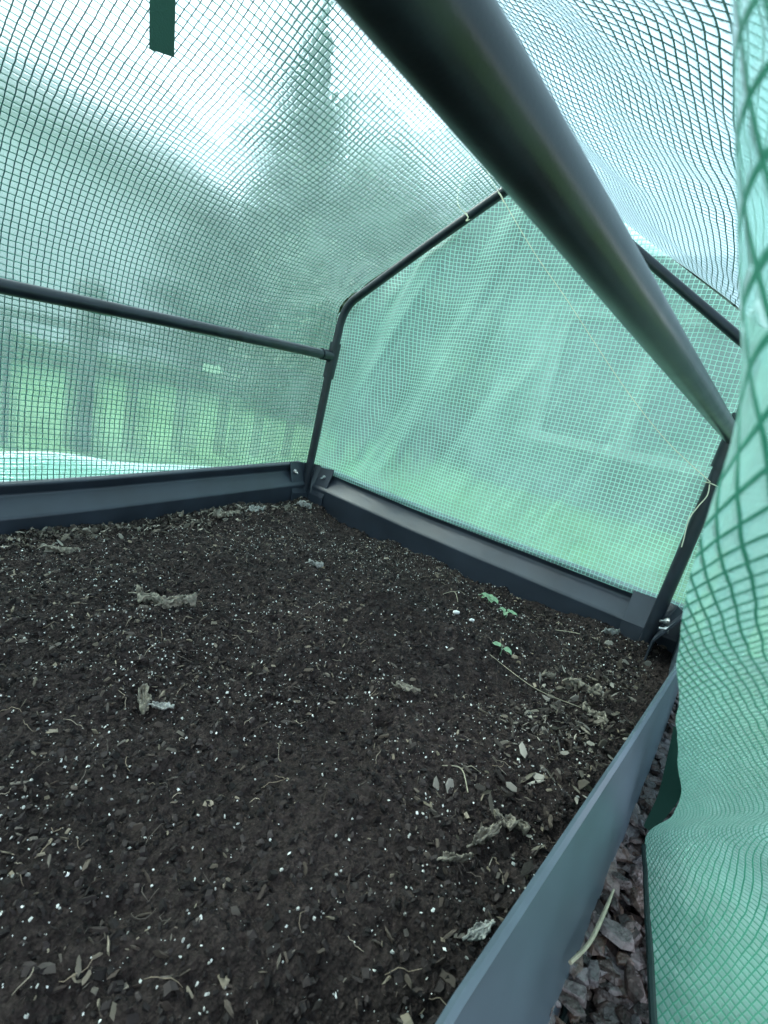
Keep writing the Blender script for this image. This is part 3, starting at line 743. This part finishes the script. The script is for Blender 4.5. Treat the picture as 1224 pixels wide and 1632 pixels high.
# tee sleeves where the rails meet the posts
for y in (0, -1.85):
    ft('tee_sleeve', [(.0055, y, .385), (.013, y, .485)], RT * 1.22)
    ft('tee_sleeve', [(1.0062, y, .365), (1.0105, y, .462)], RT * 1.22)
ft('eave_rail', [(.009, -.0, .447), (.006, -.25, .437), (.002, -.496, .425), (0, -.783, .410), (0, -1.85, .40)])
ft('rail_sleeve', [(.009, -.008, .447), (.0085, -.045, .4455)], RT * 1.2)
RS = [(1.009, -.0, .421), (1.0025, -.15, .4267), (.983, -.6, .4437), (.968, -.94, .4565), (.955, -1.25, .462), (.960, -1.85, .45)]
RS = [tuple(p) for p in spline(RS, 10)]
ft('eave_rail', RS, .0120, 64)
ft('ridge_rail', [(.503, 0, .868), (.503, -1.85, .868)], RT)

# ------------------------------------------------------------------ cover
cover = empty('greenhouse_cover', U(.5, -.9, .1)); tag(cover, 'clear film cover with green thread grid stretched over the tube frame', 'greenhouse cover')
co = Vector(cover.location)
def sheet(name, G, uv, m=m_cover, cut=None):
    """G: array (nu,nv,3) in layout units; uv in cells"""
    nu, nv, _ = G.shape
    V = G.reshape(-1, 3) * S - np.array(co)[None]
    I = np.arange(nu * nv).reshape(nu, nv)
    F = np.c_[I[:-1, :-1].ravel(), I[1:, :-1].ravel(), I[1:, 1:].ravel(), I[:-1, 1:].ravel()]
    if cut is not None:
        c = V[F].mean(1) / S + np.array(co)[None] / S
        F = F[~cut(c)]
    # the front of each sheet faces the inside of the greenhouse (or the viewer's side of the flap)
    a = V[F[:, 0]]; nrm = np.cross(V[F[:, 1]] - a, V[F[:, 2]] - a); inner = (np.array([.45, -.75, .25]) - np.array(co)) - a
    if (nrm * inner).sum(1).mean() < 0: F = F[:, ::-1]
    return link(name, mesh(name, V, F, uv=uv.reshape(-1, 2)), m, cover)
def sm(a, b, x):
    t = np.clip((x - a) / (b - a), 0, 1); return t * t * (3 - 2 * t)

def side_and_roof(side):
    """one continuous sheet: ridge -> eave bend -> wall -> foot"""
    ys = np.linspace(.028, -1.92, 420); nt_ = 300
    t = np.linspace(0, 1, nt_)
    G = np.zeros((len(ys), nt_, 3)); UV = np.zeros((len(ys), nt_, 2))
    for i, y in enumerate(ys):
        edge = min(abs(y), abs(y + 1.85)); g = float(sm(.0, .30, np.array(edge)))
        if side < 0:
            wx = -.030; cz = .600; apex = np.array([.503, .925]); k1 = .03 + .17 * g; k2 = .04 + .22 * g
            foot_z = .078 + float(np.interp(-y, [0, .34, .55, .8, 1.2, 1.9], [.038, .010, -.010, -.026, -.032, 0]))
            foot = np.array([wx - .012, foot_z])
        else:
            wx = 1.045 + .045 * float(sm(-.03, -.30, np.array(y))); cz = .578 - .012 * float(sm(-.03, -.30, np.array(y))); apex = np.array([.503, .925]); near = float(sm(-.30, -.85, np.array(y)))
            k1 = .03 + .05 * g; k2 = .04 + .10 * g
            foot = np.array([wx + .030, -.08])
        Cn = np.array([wx, cz]); rd = (apex - Cn); rd /= np.linalg.norm(rd)
        A = Cn + rd * k2; B = Cn - np.array([0, k1])
        bz = np.array([(1 - s) ** 2 * A + 2 * s * (1 - s) * Cn + s * s * B for s in np.linspace(0, 1, 40)])
        roof = apex[None] + (A - apex)[None] * np.linspace(0, 1, 60)[:-1, None]
        wall = B[None] + (foot - B)[None] * np.linspace(0, 1, 60)[1:, None]
        P = np.concatenate([roof, bz, wall]); d = np.r_[0, np.cumsum(np.linalg.norm(np.diff(P, axis=0), axis=1))]
        L_ = d[-1]; q = t * L_
        x = np.interp(q, d, P[:, 0]); z = np.interp(q, d, P[:, 1])
        nx = np.gradient(z); nz = -np.gradient(x); ln = np.hypot(nx, nz) + 1e-12; nx /= ln; nz /= ln   # normal
        if nz[12] < 0:
            nx = -nx; nz = -nz
        # slack: inward sag of the roof between rafters, wrinkles fanning out from the bend at the end hoop
        dr = np.linalg.norm(apex - A)
        sag = -.028 * np.sin(np.pi * np.clip(q / (dr + .1), 0, 1)) * math.sin(math.pi * min(1, max(0, -y / 1.85)))
        rel = q - (dr + k2 * .6)
        rr = np.sqrt(rel ** 2 + y ** 2) + 1e-6; th = np.arctan2(rel, -y + 1e-6)
        fan = .0042 * np.sin(th * 13 + 1.5 * vn(rr * 9, th * 3)) * np.exp(-rr / .16) * sm(.01, .09, rr)
        lo = .010 * fbm(np.full_like(q, y * 3.1 + 4 + side), q * 3.4 + 2, 3) + .0022 * fbm(np.full_like(q, y * 14), q * 14 + 9, 2)
        if side > 0:
            lo = lo * 1.6 + .010 * np.sin(y * 19 + q * 15 + 3 * vn(np.full_like(q, y * 3), q * 4)) * near
        near_d = 0
        dsp = (lo * (.25 + .75 * g) + fan + sag) * sm(0, .02, q)
        G[i, :, 0] = x + nx * dsp; G[i, :, 1] = y; G[i, :, 2] = z + nz * dsp
        if side > 0: G[i, :, 2] -= .045 * float(sm(-.40, -.85, np.array(y))) * np.exp(-((np.minimum(x, 1.06) - 1.06) / .2) ** 2)
        UV[i, :, 0] = y / (CELL * .88) + .6 * vn(np.full_like(q, y * 6), q * 6); UV[i, :, 1] = q / (CELL * .88)
    return G, UV
G, UVc = side_and_roof(-1); sheet('side_sheet', G, UVc)
G, UVc = side_and_roof(1); sheet('side_sheet', G, UVc, m_right, cut=lambda c: (c[:, 1] < -.47) & (c[:, 0] > 1.04) & (c[:, 2] < .46))

def gable(y, s, name):
    n, mrows = 330, 260
    xs = np.linspace(-.032, 1.045, n); G = np.zeros((n, mrows, 3)); UV = np.zeros((n, mrows, 2))
    top = np.where(xs < .503, .60 + (xs + .03) / .533 * .325, .578 + (1.045 - xs) / .542 * .347)
    top = np.where(xs < .03, top - .03 * (1 - (xs + .03) / .06) , top); top = np.minimum(top, .925)
    for i, x in enumerate(xs):
        z0_ = .074 + .034 * float(np.interp(x, [0, .4, 1], [1, .55, .28])); z = z0_ + (top[i] - z0_) * np.linspace(0, 1, mrows)
        q = x * .90 - z * .43; p = x * .43 + z * .90           # folds run up to the right
        e = sm(0, .07, np.minimum.reduce([np.full_like(z, x + .032), np.full_like(z, 1.045 - x), z - z0_, top[i] - z + .0]))
        d = .021 * np.sin(q * 31 + 2.6 * vn(np.abs(q * 5) + 3, p * 2.1)) * (.45 + .55 * np.sin(p * 3 + q * 7)) + .012 * fbm(q * 6 + 8, p * 2.5 + 3, 3) + .016 * (.12 - np.minimum(.12, np.abs(vn(q * 13 + 40, p * 1.7 + 9)))) * 2.4 + .006 * fbm(q * 30 + 9, p * 7, 3)
        G[i, :, 0] = x; G[i, :, 1] = y + s * (.002 + d * e); G[i, :, 2] = z
        UV[i, :, 0] = x / (CELL * .74); UV[i, :, 1] = z / (CELL * .74)
    sheet(name, G, UV, m_end)
gable(.030, 1, 'end_sheet')
gable(-1.89, -1, 'end_sheet')

# bright slack fold of the cover foot lying outside the left panel
def skirt():
    ys = np.linspace(.02, -1.9, 240); m = 26; G = np.zeros((240, m, 3)); UV = np.zeros((240, m, 2)); s = np.linspace(0, 1, m)
    for i, y in enumerate(ys):
        k = float(sm(-.18, -.85, np.array(y)))
        x = -.046 - .085 * k * s - .010 * s; z = .078 + float(np.interp(-y, [0, .34, .55, .8, 1.2, 1.9], [.036, .010, -.010, -.026, -.032, 0])) + (.056 * k) * np.sin(s * 1.7) + .006 * k * np.sin(y * 21 + s * 3) - .16 * (s > .8) * (s - .8) / .2
        G[i, :, 0] = x; G[i, :, 1] = y; G[i, :, 2] = z; UV[i, :, 0] = y / CELL; UV[i, :, 1] = s * 12
    sheet('foot_fold', G, UV, m_end)
skirt()

# door flap: the unzipped side sheet hanging right beside the viewer
FL = [  # row: picture height, (left edge px, distance), (mid 1224, distance), (far 1700, distance)
    (-260, (1150, .17), (1224, .150), (1800, .145)), (-100, (1160, .155), (1224, .135), (1800, .13)),
    (0, (1165, .145), (1224, .125), (1800, .12)), (150, (1169, .140), (1224, .118), (1800, .115)),
    (300, (1172, .135), (1224, .112), (1800, .11)), (450, (1177, .132), (1224, .110), (1800, .105)),
    (600, (1180, .135), (1224, .112), (1800, .105)), (700, (1165, .140), (1224, .116), (1800, .105)),
    (800, (1132, .155), (1224, .125), (1800, .11)), (875, (1110, .175), (1224, .14), (1800, .12)),
    (950, (1092, .205), (1224, .165), (1800, .13)), (1025, (1084, .25), (1224, .20), (1800, .15)),
    (1100, (1080, .31), (1224, .25), (1800, .18)), (1200, (1080, .43), (1224, .34), (1800, .22)),
    (1290, (1079, .58), (1224, .45), (1800, .28)), (1335, (1030, .70), (1224, .51), (1800, .31)),
    (1450, (1032, .70), (1224, .56), (1800, .36)), (1632, (1040, .645), (1224, .55), (1800, .40)), (1760, (1048, .600), (1224, .52), (1800, .40))]
def ray(px, py):
    v = Vector(((px - 612) / 783.03, (py - 816) / 783.03, 1)); return (right * v.x + down * v.y + fwd * v.z).normalized()
FLAPW = None
def flap():
    nr = len(FL); A = np.zeros((nr, 3, 3))
    for i, (py, a, b, c) in enumerate(FL):
        for j, (px, t) in enumerate((a, b, c)):
            dr_ = ray(px, py)
            if dr_.z < 0: t = min(t, (cp.z + .046) / -dr_.z)
            p = cp + dr_ * t
            A[i, j] = (p.x, p.y, max(p.z, -.050))
    # smooth interpolation along both directions
    nu, nv = 300, 120
    ti = np.linspace(0, nr - 1, nu)
    def cat(P, t):
        n = len(P); i = np.clip(np.floor(t).astype(int), 0, n - 2); f = (t - i)[:, None]
        p0 = P[np.clip(i - 1, 0, n - 1)]; p1 = P[i]; p2 = P[i + 1]; p3 = P[np.clip(i + 2, 0, n - 1)]
        return .5 * (2 * p1 + (p2 - p0) * f + (2 * p0 - 5 * p1 + 4 * p2 - p3) * f ** 2 + (3 * p1 - p0 - 3 * p2 + p3) * f ** 3)
    col = [cat(A[:, j], ti) for j in range(3)]
    G = np.zeros((nu, nv, 3))
    s = np.linspace(0, 1, nv) ** 1.5
    for k, f in enumerate(s):
        # quadratic through the three columns (nodes 0, .3, 1)
        l0 = (f - .3) * (f - 1) / .3; l1 = f * (f - 1) / (.3 * -.7); l2 = f * (f - .3) / .7
        G[:, k] = col[0] * l0 + col[1] * l1 + col[2] * l2
    # real lengths for the thread grid
    dens = 1 + 1.2 * sm(8.0, 13.5, ti)
    dv = np.r_[0, np.cumsum(np.linalg.norm(np.diff(col[1], axis=0), axis=1) * dens[1:])]
    du = np.concatenate([np.zeros((nu, 1)), np.cumsum(np.linalg.norm(np.diff(G, axis=1), axis=2), axis=1)], 1)
    a = math.radians(33)
    u = du * dens[:, None]; v = np.repeat(dv[:, None], nv, 1)
    UV = np.stack([(u * math.cos(a) - v * math.sin(a)), (u * math.sin(a) + v * math.cos(a))], -1) / CELL
    dsp = .0022 * fbm(v * 12 + 3, u * 12 + 5, 3)
    G[:, :, 0] += dsp * sm(0, .25, v)
    return G, UV
G, UVf = flap()
sheet('door_flap', G, UVf, m_flap)
# dark binding tape along the lower free edge of the flap
def tape(P, wdt, name='hem', m=m_hem, thick=.0016, up=Vector((0, 0, 1))):
    P = [Vector(p) * S - co for p in P]; V = []; F = []
    for i, p in enumerate(P):
        t = (P[min(i + 1, len(P) - 1)] - P[max(i - 1, 0)]).normalized(); sd = t.cross(up).normalized(); wd = wdt[i] if isinstance(wdt, list) else wdt
        nn = sd.cross(t).normalized() * thick / 2
        V += [p - sd * wd / 2 - nn, p + sd * wd / 2 - nn, p + sd * wd / 2 + nn, p - sd * wd / 2 + nn]
    for i in range(len(P) - 1):
        for k in range(4): F.append((i * 4 + k, i * 4 + (k + 1) % 4, (i + 1) * 4 + (k + 1) % 4, (i + 1) * 4 + k))
    F += [(3, 2, 1, 0), tuple(len(P) * 4 - 4 + k for k in range(4))]
    return MB().add(V, F).build(name, m, cover)
edge = [tuple(G[i, 0]) for i in range(0, 300, 3) if 15 <= i / 299 * (len(FL) - 1)]
MB().tube([Vector(e) * S - co for e in edge], .0028, 8).build('hem', m_hem, cover)
# folded binding triangle beyond the flap corner, and edge tape to the post
tape(spline([tuple(cp + ray(1032, 1322) * .70), tuple(cp + ray(1062, 1275) * .70), tuple(cp + ray(1082, 1225) * .70), tuple(cp + ray(1100, 1170) * .72)], 6), [.008 + .0013 * k for k in range(19)], 'hem', mat('hem_tape_green', (.004, .022, .016), .9, spec=.15), up=Vector((0, -1, .3)))
# tie strap hanging below the ridge on the left slope
tape([(.52, -.30 - .02, .90)], .02) if False else None
def strap(p0, p1, wd):
    P = [Vector(p0).lerp(Vector(p1), k / 8) for k in range(9)]
    return tape([p + Vector((0, 0, 0)) for p in P], wd * S, 'tie_strap', m_strap, .0018, up=Vector((.75, -.6, 0)))
def rp(px, py, t): return cp + ray(px, py) * t
strap(rp(262, -190, .62), rp(258, 85, .60), .0195)

# ------------------------------------------------------------------ twine
def twine(P, r, label):
    P = [Vector(p) * S for p in P]; o0 = P[0].copy()
    Q = spline([p - o0 for p in P], 10)
    o = MB().tube(Q, r, 6).build('twine', m_string); o.location = o0; tag(o, label, 'twine', 'pale twine tied to the frame')
    return o
def y0p(px, py, y=-.018):
    d = ray(px, py); t = (y - cp.y) / d.y; p = cp + d * t; return p
a = y0p(772, 262); b = y0p(798, 312); c = y0p(1132, 768)
def sag(p, q, n, k): return [p.lerp(q, i / n) - Vector((0, 0, k * math.sin(math.pi * i / n))) for i in range(n + 1)]
line = [tuple(a), tuple(y0p(785, 290)), tuple(b)] + [tuple(y0p(*q)) for q in ((850, 400), (905, 480), (990, 610), (1060, 700))] + [tuple(c)]
twine(line, .0007, 'long thin twine stretched from the ridge down to the right post')
twine([tuple(y0p(747, 238)), tuple(y0p(748, 265)), tuple(y0p(730, 305)), tuple(y0p(731, 328)), tuple(y0p(745, 342))], .0008, 'short loose curl of twine hanging above the left rafter')
def knot(pts, r, label):
    return twine([tuple(y0p(*q)) for q in pts], r, label)
knot([(741, 340), (746, 346), (743, 352), (748, 350)], .0012, 'small pale twine knot on the left rafter')
knot([(794, 306), (799, 313), (803, 322)], .0016, 'pale twine wrap round the rafter below the ridge')
# loops round the right post with two loose tails
px = 1.0085; pz = float(c.z)
ring = [(px + .0165 * math.cos(t), .0165 * math.sin(t), pz - .004 + .002 * math.sin(t * 2)) for t in [k * math.pi / 5 for k in range(13)]]
twine([tuple(c)] + ring[5:] + ring[:4], .0009, 'twine loop knotted round the right post')
twine([tuple(y0p(1131, 772)), tuple(y0p(1127, 790)), tuple(y0p(1112, 808)), tuple(y0p(1098, 828)), tuple(y0p(1090, 858)), tuple(y0p(1086, 872))], .0009, 'loose twine tail hanging down left of the right post')
